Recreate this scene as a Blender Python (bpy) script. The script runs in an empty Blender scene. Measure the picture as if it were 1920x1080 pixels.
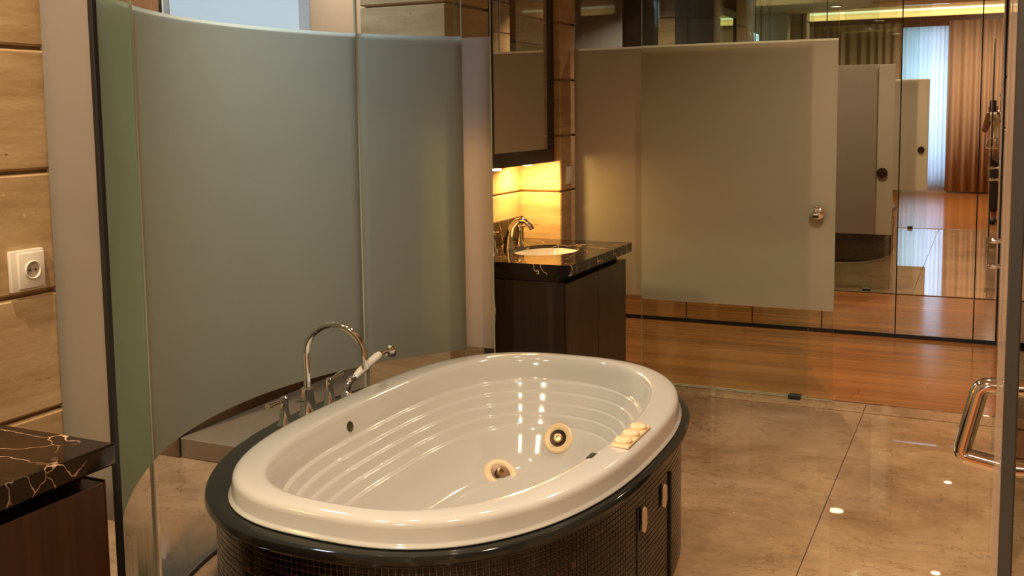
import bpy, bmesh, math, random
from mathutils import Vector, Matrix
random.seed(7)
PI = math.pi
sc = bpy.context.scene
COL = sc.collection

# ------------------------------------------------------------------ camera, world, lights, exposure
cam_d = bpy.data.cameras.new('camera'); cam = bpy.data.objects.new('camera', cam_d); COL.objects.link(cam)
M = [(0.90782732, 0.41915323, -0.01265406), (0.03063005, -0.09637522, -0.99487367), (-0.41822405, 0.9027859, -0.10033074)]
rt, up, bk = Vector(M[0]), -Vector(M[1]), -Vector(M[2])
cam.matrix_world = Matrix(((rt.x, up.x, bk.x, 0), (rt.y, up.y, bk.y, 0), (rt.z, up.z, bk.z, 1.5), (0, 0, 0, 1)))
cam_d.sensor_width = 36; cam_d.lens = 1927.82 / 1920 * 36
cam_d.shift_y = (405.07 - 540) / 1920
cam_d.clip_start = 0.02; cam_d.clip_end = 60
sc.camera = cam

w = bpy.data.worlds.new('world'); sc.world = w; w.use_nodes = True
w.node_tree.nodes['Background'].inputs[0].default_value = (0.62, 0.78, 1.0, 1)
w.node_tree.nodes['Background'].inputs[1].default_value = 0.6
sc.view_settings.view_transform = 'Standard'; sc.view_settings.look = 'None'
sc.view_settings.gamma = 1; sc.view_settings.use_curve_mapping = False
sc.view_settings.exposure = 0.0
try:
    sc.cycles.max_bounces = 12; sc.cycles.glossy_bounces = 7; sc.cycles.diffuse_bounces = 4
    sc.cycles.transmission_bounces = 6; sc.cycles.transparent_max_bounces = 24
    sc.cycles.caustics_reflective = False; sc.cycles.caustics_refractive = False
except Exception: pass

WARM = (1.0, 0.76, 0.53); COOL = (0.66, 0.82, 1.0); GOLD = (1.0, 0.60, 0.16)
def area(name, loc, target, size, power, color, sy=None, spread=180):
    d = bpy.data.lights.new(name, 'AREA'); d.energy = power; d.color = color; d.size = size
    if sy: d.shape = 'RECTANGLE'; d.size_y = sy
    else: d.shape = 'DISK'
    d.spread = math.radians(spread)
    o = bpy.data.objects.new(name, d); COL.objects.link(o); o.location = loc
    v = Vector(target) - Vector(loc); o.rotation_euler = v.to_track_quat('-Z', 'Y').to_euler(); return o
# added cool fill lamp under the washroom ceiling, brightens the upper curved glass
area('washroom_cool_fill', (-2.98, 3.20, 2.72), (-2.45, 3.15, 1.9), 0.30, 42, COOL, 0.9)

# ------------------------------------------------------------------ materials
def newmat(name):
    m = bpy.data.materials.new(name); m.use_nodes = True; m.node_tree.nodes.clear()
    return m, m.node_tree.nodes, m.node_tree.links
def out(n, l, s):
    o = n.new('ShaderNodeOutputMaterial'); l.new(s, o.inputs[0]); return o
def bsdf(m, n, l, col=(.8, .8, .8), rough=.5, metal=0, spec=.5, coat=0):
    b = n.new('ShaderNodeBsdfPrincipled'); b.inputs['Base Color'].default_value = (*col, 1)
    b.inputs['Roughness'].default_value = rough; b.inputs['Metallic'].default_value = metal
    b.inputs['Specular IOR Level'].default_value = spec; b.inputs['Coat Weight'].default_value = coat
    b.inputs['Coat Roughness'].default_value = .03
    out(n, l, b.outputs[0]); return b
def plain(name, col, rough=.5, metal=0, spec=.5, coat=0):
    m, n, l = newmat(name); bsdf(m, n, l, col, rough, metal, spec, coat); return m
def coords(n, l, scale, obj=True):
    # world position, so pieces cut from one slab stay continuous
    g = n.new('ShaderNodeNewGeometry'); mp = n.new('ShaderNodeMapping')
    mp.inputs['Scale'].default_value = scale; l.new(g.outputs['Position'], mp.inputs[0]); return mp.outputs[0]
def ramp(n, l, fac, stops):
    r = n.new('ShaderNodeValToRGB'); e = r.color_ramp.elements
    while len(e) < len(stops): e.new(.5)
    for k, (p, c) in enumerate(stops): e[k].position = p; e[k].color = (*c, 1)
    l.new(fac, r.inputs[0]); return r.outputs[0]
def noise(n, l, vec, scale, detail=6, rough=.6, dist=0):
    t = n.new('ShaderNodeTexNoise'); t.inputs['Scale'].default_value = scale; t.inputs['Detail'].default_value = detail
    t.inputs['Roughness'].default_value = rough; t.inputs['Distortion'].default_value = dist
    l.new(vec, t.inputs['Vector']); return t.outputs['Fac']
def mixc(n, l, a, b, fac, mode='MIX'):
    x = n.new('ShaderNodeMix'); x.data_type = 'RGBA'; x.blend_type = mode
    for s, v in ((x.inputs[0], fac), (x.inputs[6], a), (x.inputs[7], b)):
        if isinstance(v, (int, float)): s.default_value = v
        elif isinstance(v, tuple): s.default_value = (*v, 1)
        else: l.new(v, s)
    return x.outputs[2]
def bump(n, l, h, b, strength=.2, dist=.01):
    bp = n.new('ShaderNodeBump'); bp.inputs['Strength'].default_value = strength; bp.inputs['Distance'].default_value = dist
    l.new(h, bp.inputs['Height']); l.new(bp.outputs[0], b.inputs['Normal'])
def objrand(n, l):
    i = n.new('ShaderNodeObjectInfo'); return i.outputs['Random']

def mat_marble():
    m, n, l = newmat('beige_marble'); b = bsdf(m, n, l, rough=.02, spec=.8, coat=.7)
    b.inputs['Coat IOR'].default_value = 1.7; b.inputs['Coat Roughness'].default_value = .01
    v = coords(n, l, (1, 1.35, 1)); a = noise(n, l, v, 1.5, 12, .72, .5)
    c1 = ramp(n, l, a, [(.32, (.24, .142, .074)), (.46, (.36, .22, .118)), (.58, (.47, .305, .172)), (.76, (.60, .43, .265))])
    for sc_, d_, w_, k in ((1.4, 1.6, .006, .7), (3.6, 1.1, .006, .4)):
        wv = noise(n, l, coords(n, l, (1.0, 1.5, 1)), sc_, 9, .6, d_)
        c1 = mixc(n, l, c1, (.15, .085, .045), ramp(n, l, wv, [(.5 - w_, (0, 0, 0)), (.5, (k, k, k)), (.5 + w_, (0, 0, 0))]))
    sp = noise(n, l, coords(n, l, (1, 1, 1)), 13, 3, .5, 1.2)
    c3 = mixc(n, l, c1, (.70, .55, .39), ramp(n, l, sp, [(.70, (0, 0, 0)), (.78, (.7, .7, .7))]))
    l.new(c3, b.inputs['Base Color']); return m
def mat_wood(name, dark, mid, light, along='X', rough=.16, fine=26, spec=.45, rnd=.35, coat=0):
    m, n, l = newmat(name); b = bsdf(m, n, l, rough=rough, spec=spec, coat=coat)
    s = {'X': (.5, fine, fine), 'Z': (fine, fine, .6), 'Y': (fine, .5, fine)}[along]
    v = coords(n, l, s); a = noise(n, l, v, 1.0, 6, .65, .3)
    s2 = tuple(q * .18 for q in s); a2 = noise(n, l, coords(n, l, s2), 1.0, 3, .5, .2)
    c = ramp(n, l, a, [(.28, dark), (.5, mid), (.72, light)])
    c = mixc(n, l, c, mixc(n, l, dark, light, a2), .38)
    hs = n.new('ShaderNodeHueSaturation'); l.new(c, hs.inputs['Color'])
    mr = n.new('ShaderNodeMapRange'); l.new(objrand(n, l), mr.inputs[0]); mr.inputs[3].default_value = 1 - rnd / 2; mr.inputs[4].default_value = 1 + rnd / 2
    l.new(mr.outputs[0], hs.inputs['Value']); l.new(hs.outputs[0], b.inputs['Base Color'])
    bump(n, l, a, b, .04, .002); return m
def mat_stone():
    m, n, l = newmat('travertine'); b = bsdf(m, n, l, rough=.42, spec=.35)
    a = noise(n, l, coords(n, l, (3, 3, 22)), 1.0, 9, .68, .25)
    c = ramp(n, l, a, [(.3, (.33, .20, .095)), (.5, (.44, .285, .145)), (.7, (.55, .38, .21))])
    p = noise(n, l, coords(n, l, (26, 26, 60)), 1.0, 4, .6, .3)
    c = mixc(n, l, c, (.17, .09, .035), ramp(n, l, p, [(.28, (.8, .8, .8)), (.34, (0, 0, 0))]))
    p2 = noise(n, l, coords(n, l, (22, 22, 40)), 1.3, 3, .6, .3)
    c = mixc(n, l, c, (.68, .52, .33), ramp(n, l, p2, [(.68, (0, 0, 0)), (.76, (.7, .7, .7))]))
    l.new(c, b.inputs['Base Color']); bump(n, l, p, b, .25, .003); return m
def mat_granite():
    m, n, l = newmat('dark_granite'); b = bsdf(m, n, l, rough=.06, spec=.42)
    a = noise(n, l, coords(n, l, (2.5, 2.5, 2.5)), 2.4, 8, .65, .8)
    c = ramp(n, l, a, [(.35, (.007, .0035, .003)), (.6, (.015, .007, .0045)), (.75, (.035, .017, .010))])
    v = n.new('ShaderNodeTexVoronoi'); v.feature = 'DISTANCE_TO_EDGE'; v.inputs['Scale'].default_value = 4.6
    wn = n.new('ShaderNodeTexNoise'); wn.inputs['Scale'].default_value = 5; wn.inputs['Detail'].default_value = 4
    pos = coords(n, l, (1, 1.7, 1)); l.new(pos, wn.inputs['Vector'])
    ad = n.new('ShaderNodeVectorMath'); ad.operation = 'MULTIPLY_ADD'; l.new(wn.outputs['Color'], ad.inputs[0]); ad.inputs[1].default_value = (.22, .22, .22); l.new(pos, ad.inputs[2])
    l.new(ad.outputs[0], v.inputs['Vector'])
    gate = noise(n, l, coords(n, l, (1, 1, 1)), 3.0, 2, .5)
    g1 = ramp(n, l, v.outputs['Distance'], [(.0, (1, 1, 1)), (.005, (.9, .9, .9)), (.011, (0, 0, 0))])
    g2 = ramp(n, l, gate, [(.38, (0, 0, 0)), (.44, (1, 1, 1))])
    c = mixc(n, l, c, (.60, .42, .28), mixc(n, l, g1, g2, 1.0, 'MULTIPLY'))
    l.new(c, b.inputs['Base Color']); return m
def schlick(n, l, f0=.04, k=1.0):
    lw = n.new('ShaderNodeLayerWeight'); lw.inputs[0].default_value = .5
    p = n.new('ShaderNodeMath'); p.operation = 'POWER'; l.new(lw.outputs['Facing'], p.inputs[0]); p.inputs[1].default_value = 5
    q = n.new('ShaderNodeMath'); q.operation = 'MULTIPLY_ADD'; l.new(p.outputs[0], q.inputs[0]); q.inputs[1].default_value = (1 - f0) * k; q.inputs[2].default_value = f0
    return q.outputs[0]
def mat_clear(name='clear_glass', tint=(.93, .97, .95), f0=.04):
    m, n, l = newmat(name); t = n.new('ShaderNodeBsdfTransparent'); t.inputs[0].default_value = (*tint, 1)
    g = n.new('ShaderNodeBsdfGlossy'); g.inputs['Roughness'].default_value = .0
    x = n.new('ShaderNodeMixShader'); l.new(schlick(n, l, f0), x.inputs[0]); l.new(t.outputs[0], x.inputs[1]); l.new(g.outputs[0], x.inputs[2])
    out(n, l, x.outputs[0]); return m
def mat_frost(name, dif, tra, see=0.0):
    m, n, l = newmat(name)
    d = n.new('ShaderNodeBsdfDiffuse'); d.inputs[0].default_value = (*dif, 1)
    t = n.new('ShaderNodeBsdfTranslucent'); t.inputs[0].default_value = (*tra, 1)
    x = n.new('ShaderNodeMixShader'); x.inputs[0].default_value = .5; l.new(d.outputs[0], x.inputs[1]); l.new(t.outputs[0], x.inputs[2])
    g = n.new('ShaderNodeBsdfGlossy'); g.inputs['Roughness'].default_value = .28
    y = n.new('ShaderNodeMixShader'); l.new(schlick(n, l, .02, .4), y.inputs[0]); l.new(x.outputs[0], y.inputs[1]); l.new(g.outputs[0], y.inputs[2])
    out(n, l, y.outputs[0]); return m
def mat_emit(name, col, s):
    m, n, l = newmat(name); e = n.new('ShaderNodeEmission'); e.inputs[0].default_value = (*col, 1); e.inputs[1].default_value = s; out(n, l, e.outputs[0]); return m
def mat_mirror():
    m, n, l = newmat('mirror_silver'); g = n.new('ShaderNodeBsdfGlossy'); g.inputs[0].default_value = (.86, .84, .80, 1); g.inputs['Roughness'].default_value = 0; out(n, l, g.outputs[0]); return m
def mat_fabric(name, c1, c2, tr=.0):
    m, n, l = newmat(name); a = noise(n, l, coords(n, l, (60, 60, 6)), 1, 3, .6)
    c = mixc(n, l, c1, c2, a)
    d = n.new('ShaderNodeBsdfDiffuse'); l.new(c, d.inputs[0]); s = d.outputs[0]
    if tr:
        t = n.new('ShaderNodeBsdfTranslucent'); l.new(c, t.inputs[0]); tp = n.new('ShaderNodeBsdfTransparent')
        x = n.new('ShaderNodeMixShader'); x.inputs[0].default_value = .5; l.new(s, x.inputs[1]); l.new(t.outputs[0], x.inputs[2])
        y = n.new('ShaderNodeMixShader'); y.inputs[0].default_value = tr; l.new(x.outputs[0], y.inputs[1]); l.new(tp.outputs[0], y.inputs[2]); s = y.outputs[0]
    out(n, l, s); return m

MARBLE = mat_marble(); STONE = mat_stone(); GRANITE = mat_granite()
PLANK = mat_wood('merbau_plank', (.17, .055, .013), (.29, .105, .026), (.50, .21, .065), 'X', .13, 30, rnd=.3)
WENGE = mat_wood('wenge_veneer', (.010, .0045, .003), (.022, .010, .006), (.055, .027, .014), 'Z', .34, 34, rnd=.1)
REDWD = mat_wood('reddish_veneer', (.020, .006, .002), (.045, .015, .005), (.085, .030, .011), 'Z', .34, 40, rnd=.1)
WALNUT = mat_wood('brown_wood', (.08, .034, .013), (.14, .06, .023), (.21, .10, .042), 'Z', .4, 20, rnd=.1)
GREYST = plain('greyed_marble', (.22, .17, .125), .25)
BLACKG = plain('black_granite', (.012, .013, .011), .06, spec=.6)
ACRYL = plain('white_acrylic', (.575, .55, .515), .10, spec=.5, coat=.5)
BISCUIT = plain('biscuit_plastic', (.80, .60, .36), .3)
CHROME = plain('chrome', (.82, .80, .77), .06, 1)
BRASSY = plain('dark_bronze', (.06, .035, .02), .3, .6)
DARK = plain('dark_rubber', (.008, .008, .008), .5)
WHITEP = plain('white_plastic', (.76, .68, .56), .35)
CERAM = plain('white_ceramic', (.85, .80, .72), .08)
PLASTER = plain('cream_plaster', (.56, .48, .37), .8)
CEIL = plain('ceiling_paint', (.68, .62, .52), .85)
GREYP = plain('grey_paint', (.66, .63, .62), .7)
GROUT = plain('tile_grout', (.34, .28, .28), .8)
TILES = [plain('mosaic_dark_%s' % k, c, .12, spec=.4) for k, c in (('brown', (.009, .0045, .0035)), ('black', (.004, .003, .003)), ('red', (.015, .006, .004)), ('amber', (.07, .035, .018)))]
CLEAR = mat_clear(); GREENG = mat_clear('green_tinted_glass', (.94, .965, .94), .045)
EDGEG = plain('green_glass_edge', (.42, .50, .38), .2)
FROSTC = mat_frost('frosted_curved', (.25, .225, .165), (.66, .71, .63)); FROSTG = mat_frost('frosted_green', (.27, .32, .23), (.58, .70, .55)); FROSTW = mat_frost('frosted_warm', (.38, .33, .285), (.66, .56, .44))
FROST = mat_frost('frosted_door', (.52, .51, .41), (.68, .62, .48)); FROSTP = mat_frost('frosted_fixed', (.38, .335, .275), (.60, .52, .41))
MIRROR = mat_mirror()
WINC = mat_emit('daylit_pane', (.74, .86, 1.0), .82)
WINB = mat_emit('bedroom_daylit_pane', (.66, .84, 1.0), 8.0)
COVE = mat_emit('cove_strip', (1.0, .84, .52), 2.2)
COVEW = plain('cove_cream', (.80, .62, .36), .8)
LAMP = mat_emit('lamp_lens', (1.0, .80, .55), 9.0)
SHEER = mat_fabric('sheer_fabric', (.80, .86, .92), (.60, .72, .86), .05)
DRAPE = mat_fabric('tan_drape', (.34, .22, .14), (.50, .34, .225))
TAPE = plain('masking_tape', (.58, .44, .30), .7)
SKIN = plain('skin', (.20, .10, .055), .5); SHIRT = plain('shirt_cloth', (.58, .54, .42), .9)
TROUS = plain('trousers_cloth', (.03, .022, .02), .9); HAIR = plain('black_hair', (.01, .008, .008), .7); BELT = plain('white_cloth', (.7, .7, .68), .8)

# ------------------------------------------------------------------ builders
def props(o, label=None, cat=None, group=None, kind=None):
    if label: o['label'] = label
    if cat: o['category'] = cat
    if group: o['group'] = group
    if kind: o['kind'] = kind
    return o
def link(name, me, mats, parent=None, smooth=False):
    for m in (mats if isinstance(mats, (list, tuple)) else [mats]): me.materials.append(m)
    if smooth:
        for p in me.polygons: p.use_smooth = True
    o = bpy.data.objects.new(name, me); COL.objects.link(o)
    if parent is not None:
        o.parent = parent; 
    else:
        # origin at the base of the thing
        vs = [v.co for v in me.vertices]
        c = Vector(((min(v.x for v in vs) + max(v.x for v in vs)) / 2, (min(v.y for v in vs) + max(v.y for v in vs)) / 2, min(v.z for v in vs)))
        me.transform(Matrix.Translation(-c)); o.location = c
        return o
    # world coordinates in the mesh, parent offset taken out
    off = Vector((0, 0, 0)); p = parent
    while p is not None: off += p.location; p = p.parent
    me.transform(Matrix.Translation(-off))
    return o
def frombm(name, bm, mats, parent=None, smooth=False, auto=None):
    me = bpy.data.meshes.new(name); bm.normal_update(); bm.to_mesh(me); bm.free()
    o = link(name, me, mats, parent, smooth)
    if auto is not None:
        try: me.set_sharp_from_angle(angle=math.radians(auto))
        except Exception: pass
    return o
def thing(name, loc, label=None, cat=None, group=None, kind=None):
    o = bpy.data.objects.new(name, None); COL.objects.link(o); o.location = loc; o.empty_display_size = .05
    return props(o, label, cat, group, kind)
def bmbox(bm, x0, x1, y0, y1, z0, z1, bev=0, seg=1):
    r = bmesh.ops.create_cube(bm, size=1)['verts']
    for v in r:
        v.co = Vector(((x0 + x1) / 2 + v.co.x * (x1 - x0), (y0 + y1) / 2 + v.co.y * (y1 - y0), (z0 + z1) / 2 + v.co.z * (z1 - z0)))
    if bev:
        es = list({e for v in r for e in v.link_edges})
        bmesh.ops.bevel(bm, geom=es, offset=bev, segments=seg, affect='EDGES', profile=.5)
def box(name, x0, x1, y0, y1, z0, z1, mat, parent=None, bev=0, seg=1):
    bm = bmesh.new(); bmbox(bm, x0, x1, y0, y1, z0, z1, bev, seg)
    return frombm(name, bm, mat, parent, smooth=seg > 1, auto=40 if seg > 1 else None)
def tube_bm(bm, pts, rads, seg=14, cap=True):
    pts = [Vector(p) for p in pts]
    if not isinstance(rads, (list, tuple)): rads = [rads] * len(pts)
    rings = []; nrm = None
    for i, p in enumerate(pts):
        t = (pts[min(i + 1, len(pts) - 1)] - pts[max(i - 1, 0)]).normalized()
        if nrm is None: nrm = t.orthogonal().normalized()
        else: nrm = (nrm - t * nrm.dot(t)).normalized()
        bn = t.cross(nrm)
        rings.append([bm.verts.new(p + (nrm * math.cos(2 * PI * k / seg) + bn * math.sin(2 * PI * k / seg)) * rads[i]) for k in range(seg)])
    for a, b in zip(rings, rings[1:]):
        for k in range(seg): bm.faces.new((a[k], a[(k + 1) % seg], b[(k + 1) % seg], b[k]))
    if cap: bm.faces.new(rings[0][::-1]); bm.faces.new(rings[-1])
def tube(name, pts, rads, mat, parent=None, seg=14):
    bm = bmesh.new(); tube_bm(bm, pts, rads, seg); return frombm(name, bm, mat, parent, True, 50)
def lathe(name, prof, loc, axis, mat, parent=None, seg=24):
    """prof: list of (radius, distance along axis)."""
    a = Vector(axis).normalized(); nx = a.orthogonal().normalized(); ny = a.cross(nx); loc = Vector(loc)
    bm = bmesh.new(); rings = []
    for r, h in prof:
        if r < 1e-6: rings.append([bm.verts.new(loc + a * h)])
        else: rings.append([bm.verts.new(loc + a * h + (nx * math.cos(2 * PI * k / seg) + ny * math.sin(2 * PI * k / seg)) * r) for k in range(seg)])
    for p, q in zip(rings, rings[1:]):
        for k in range(seg):
            k2 = (k + 1) % seg
            if len(p) == 1 and len(q) > 1: bm.faces.new((p[0], q[k], q[k2]))
            elif len(q) == 1 and len(p) > 1: bm.faces.new((p[k], q[0], p[k2]))
            elif len(p) > 1: bm.faces.new((p[k], p[k2], q[k2], q[k]))
    bmesh.ops.recalc_face_normals(bm, faces=bm.faces)
    return frombm(name, bm, mat, parent, True, 35)
def arcpts(c, r, a0, a1, n, u, v):
    c, u, v = Vector(c), Vector(u), Vector(v)
    return [c + (u * math.cos(a0 + (a1 - a0) * k / n) + v * math.sin(a0 + (a1 - a0) * k / n)) * r for k in range(n + 1)]
def sell(cx, cy, ax, ay, t, nr=2.4, nl=None):
    c, s = math.cos(t), math.sin(t); n = nr if (c > 0 or nl is None) else nl
    return Vector((cx + ax * math.copysign(abs(c) ** (2 / n), c), cy + ay * math.copysign(abs(s) ** (2 / n), s)))

# ------------------------------------------------------------------ shell
HB = 2.8
JZ = [0.0, 0.142, 0.449, 0.755, 1.062, 1.368, 1.674, 1.981, 2.288, 2.594, HB]
def stone_courses(parent, x0, x1, y0, y1, zmax=HB, zs=JZ, gap=.009, bev=.006):
    for a, b in zip(zs, zs[1:]):
        if a >= zmax: break
        box('stone_block', x0, x1, y0, y1, a + gap / 2, min(b, zmax) - gap / 2, STONE, parent, bev)
def core(parent, x0, x1, y0, y1, z1=HB, m=None):
    return box('core', x0 + .018, x1 - .018, y0 + .018, y1 - .018, 0, z1 - .001, m or STONE, parent)

# floors
fl = thing('floor', (-1.0, 2.9, 0), kind='structure')
box('screed', -4.3, 1.4, .48, 5.37, -.12, -.02, GROUT, fl)
xs = [-4.3, -3.30, -2.37, -1.445, -.52, .405, 1.4]; ys = [.48, .78, 2.23, 3.68, 5.213]
for i in range(len(xs) - 1):
    for j in range(len(ys) - 1):
        box('marble_slab', xs[i] + .0012, xs[i + 1] - .0012, ys[j] + .0012, ys[j + 1] - .0012, -.02, 0, MARBLE, fl, .0012)
for i in range(len(xs) - 1):
    box('marble_border', xs[i] + .0012, xs[i + 1] - .0012, 5.218, 5.366, -.02, .006, MARBLE, fl, .002)
f2 = thing('floor', (-1.0, 6.2, 0), kind='structure')
box('screed', -4.3, 1.4, 5.40, 7.2, -.12, -.016, DARK, f2)
y = 5.402; row = 0
while y < 7.15:
    x = -4.3 + random.uniform(-1.2, -.2); y1 = min(y + .082, 7.16)
    while x < 1.4:
        ln = random.choice((.9, 1.2, 1.5)); xa, xb = max(x, -4.3), min(x + ln, 1.4)
        if xb - xa > .02: box('floor_plank', xa + .0006, xb - .0006, y + .0006, y1 - .0006, -.016, 0, PLANK, f2)
        x += ln
    y = y1; row += 1
f3 = thing('floor', (0, -2.5, 0), kind='structure')
box('screed', -4.3, 3.0, -5.7, .48, -.12, -.016, DARK, f3)
bm = bmesh.new(); y = -5.7
while y < .47:
    x = -4.3 - random.uniform(.1, 1.2)
    while x < 3:
        ln = random.choice((.9, 1.2, 1.5)); xa, xb = max(x, -4.3), min(x + ln, 3.0)
        if xb - xa > .02: bmbox(bm, xa + .0006, xb - .0006, y + .0006, min(y + .09, .478) - .0006, -.016, 0)
        x += ln
    y += .09
props(frombm('floor_planks', bm, PLANK, f3), kind='stuff')
# thresholds under the two glass walls
for k, yy in ((1, 5.375), (2, .465)):
    s = 1 if k == 1 else -1
    t = thing('trim_%d' % k, (-1.0, yy, 0), kind='structure')
    box('metal_strip', -2.12, .087 if k == 2 else 1.38, yy - .006, yy + .006, -.01, .006, CHROME, t, .001)
    box('sill_strip', -2.12, .085, min(yy - s * .02, yy - s * .006), max(yy - s * .02, yy - s * .006), -.01, .003, MARBLE, t)

# ceilings
c1 = thing('ceiling', (-1, 3.5, HB), kind='structure')
box('slab', -4.3, 1.4, .40, 7.2, HB, HB + .12, CEIL, c1)
# oval dropped raft above the tub
bm = bmesh.new(); N = 72; lo = []; hi = []
for k in range(N):
    p = sell(-1.98, 2.93, .84, 1.30, 2 * PI * k / N, 2.6); lo.append(bm.verts.new((p.x, p.y, 2.61))); hi.append(bm.verts.new((p.x, p.y, HB)))
bm.faces.new(lo[::-1])
for k in range(N): bm.faces.new((lo[k], lo[(k + 1) % N], hi[(k + 1) % N], hi[k]))
frombm('dropped_raft', bm, CEIL, c1)
c2 = thing('ceiling', (0, -2.6, 3.36), kind='structure')
box('slab', -4.3, 3.0, -5.7, .40, 3.36, 3.46, CEIL, c2)
box('header', -4.3, 3.0, .34, .46, HB, 3.40, CEIL, c2)

# outer walls
def wall(name, *a, mat=PLASTER, parent=None):
    o = box(name, *a, mat, parent); props(o, kind='structure'); return o
wall('wall_far', -4.3, 1.4, 7.10, 7.25, 0, HB)
wall('wall_right', 3.0, 3.12, -5.7, .5, 0, 3.4)
wall('wall_left', -4.42, -4.3, -5.7, 7.25, 0, 3.4)
wall('wall_right_outer', 1.4, 1.52, .40, 7.25, 0, HB, mat=STONE)
wall('wall_right_return', 1.5, 3.1, .40, .52, 0, HB)
# bedroom back wall with window opening X -1.43..-0.67, z .12..2.9
wb = thing('wall_back', (0, -5.65, 0), kind='structure')
box('wall_panel', -4.3, -1.46, -5.72, -5.56, 0, 3.4, PLASTER, wb); box('wall_panel', -.62, 3.0, -5.72, -5.56, 0, 3.4, PLASTER, wb)
box('wall_panel', -1.46, -.62, -5.72, -5.56, 2.93, 3.4, PLASTER, wb); box('wall_panel', -1.46, -.62, -5.72, -5.56, 0, .16, PLASTER, wb)
w2 = thing('window_2', (-1.04, -5.64, .16), kind='structure')
box('window_pane', -1.42, -.66, -5.70, -5.69, .20, 2.90, WINB, w2)
for a in ((-1.46, -1.42, .16, 2.93), (-.66, -.62, .16, 2.93), (-1.42, -.66, 2.89, 2.93), (-1.42, -.66, .16, .20), (-1.42, -.66, 2.52, 2.56)):
    box('window_frame', a[0], a[1], -5.68, -5.62, a[2], a[3], GREYP, w2, .003)
# cove and pelmet over the curtains
cv = thing('trim_3', (-.5, -5.4, 2.9), kind='structure')
box('cove_back', -4.25, 2.95, -5.56, -5.54, 3.07, 3.36, COVEW, cv)
box('cove_strip', -4.25, 2.95, -5.53, -5.50, 3.19, 3.225, COVE, cv)
area('cove_light', (-.6, -5.475, 3.10), (-.6, -5.56, 3.20), 6.5, 9, (1.0, .74, .38), .03)
box('pelmet_board', -4.25, 2.95, -5.46, -5.43, 2.90, 3.075, WALNUT, cv, .003)

# washroom behind the curved screen
wl = thing('wall_washroom', (-3.25, 4.4, 0), kind='structure')
box('wood_cladding', -3.30, -3.20, 3.385, 5.38, 0, .98, WALNUT, wl)
box('plaster_panel', -3.30, -3.20, 4.47, 5.38, .98, HB, GREYP, wl)
box('plaster_panel', -3.30, -3.20, 3.44, 4.47, 2.42, HB, GREYP, wl)
box('wood_cladding', -3.30, -3.20, 3.385, 3.40, .98, HB, WALNUT, wl)
box('wood_cladding', -4.30, -3.20, 3.38, 3.385 + .06, 0, HB, WALNUT, wl)
w1 = thing('window_1', (-3.25, 3.76, .98), kind='structure')
box('window_pane', -3.28, -3.265, 3.44, 4.47, .98, 2.42, WINC, w1)
box('window_frame', -3.27, -3.195, 3.40, 3.44, .98, HB, GREYP, w1, .003)
box('window_frame', -3.27, -3.195, 4.45, 4.475, .98, 2.42, GREYP, w1, .003)
wall('wall_washroom_end', -3.3, -2.6, 5.25, 5.38, 0, HB, mat=STONE)
pf = box('floor_platform', -3.198, -2.62, 3.39, 5.25, 0, .09, GREYST, None, .004); props(pf, kind='structure')

# corridor face of the wall behind the far pier
wc = thing('wall_corridor', (-3.2, 5.46, 0), kind='structure')
box('grey_panel', -4.3, -2.925, 5.452, 5.472, 0, HB, plain('light_grey_paint', (.60, .60, .60), .6), wc, .003)
box('wood_panel', -2.92, -2.605, 5.452, 5.472, 0, HB, WENGE, wc, .003)
for a, b in zip(JZ, JZ[1:]): box('stone_block', -2.60, -2.45, 5.452, 5.476, a + .004, b - .004, STONE, wc, .004)
box('wood_panel', -2.445, -2.125, 5.452, 5.472, 0, HB, WENGE, wc, .003)
# stone piers and alcove backs
pn = thing('wall_near_pier', (-2.38, 1.74, 0), kind='structure'); core(pn, -2.6, -2.16, 1.58, 1.90); stone_courses(pn, -2.6, -2.16, 1.58, 1.90)
pff = thing('wall_middle_pier', (-2.38, 4.2, 0), kind='structure'); core(pff, -2.6, -2.16, 4.0, 4.43); stone_courses(pff, -2.6, -2.16, 4.0, 4.43)
pe = thing('wall_end_pier', (-2.38, 5.32, 0), kind='structure'); core(pe, -2.6, -2.12, 5.22, 5.45)
for a, b in zip(JZ, JZ[1:]):
    bm = bmesh.new(); bmbox(bm, -2.6, -2.12, 5.22, 5.45, a + .0045, b - .0045, .006)
    frombm('stone_block', bm, STONE, pe)
pa = thing('wall_alcove_back', (-2.42, 4.8, 0), kind='structure'); core(pa, -2.5, -2.36, 4.4, 5.25)
for a, b in zip(JZ, JZ[1:]): box('stone_block', -2.5, -2.36, 4.431, 5.219, a + .0045, b - .0045, STONE, pa, .005)
pb = thing('wall_alcove_back', (-2.42, 1.1, 0), kind='structure'); core(pb, -2.5, -2.36, .62, 1.6)
for a, b in zip(JZ, JZ[1:]): box('stone_block', -2.5, -2.36, .64, 1.578, a + .0045, b - .0045, STONE, pb, .005)
pc = thing('wall_start_pier', (-2.38, .52, 0), kind='structure'); core(pc, -2.6, -2.12, .40, .64); stone_courses(pc, -2.6, -2.12, .40, .64)
wall('wall_left_bedroom', -4.3, -2.6, .40, .50, 0, HB)
# right-hand stone wall beside the glass doors
pr_ = thing('wall_right_stone', (.2, 5.8, 0), kind='structure');  
for a, b in zip(JZ, JZ[1:]):
    for ya, yb in ((4.55, 5.38), (5.38, 6.2), (6.2, 7.05)): box('stone_block', .088, .128, ya + .002, yb - .002, a + .004, b - .004, STONE, pr_, .005)
pm = thing('wall_right_middle', (.2, 2.9, 0), kind='structure'); core(pm, .50, .80, 2.3, 3.5); stone_courses(pm, .50, .80, 2.3, 3.5)
pq = thing('wall_right_start', (.9, .56, 0), kind='structure'); core(pq, .55, 1.4, .44, .64); stone_courses(pq, .55, 1.4, .44, .64)

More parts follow.
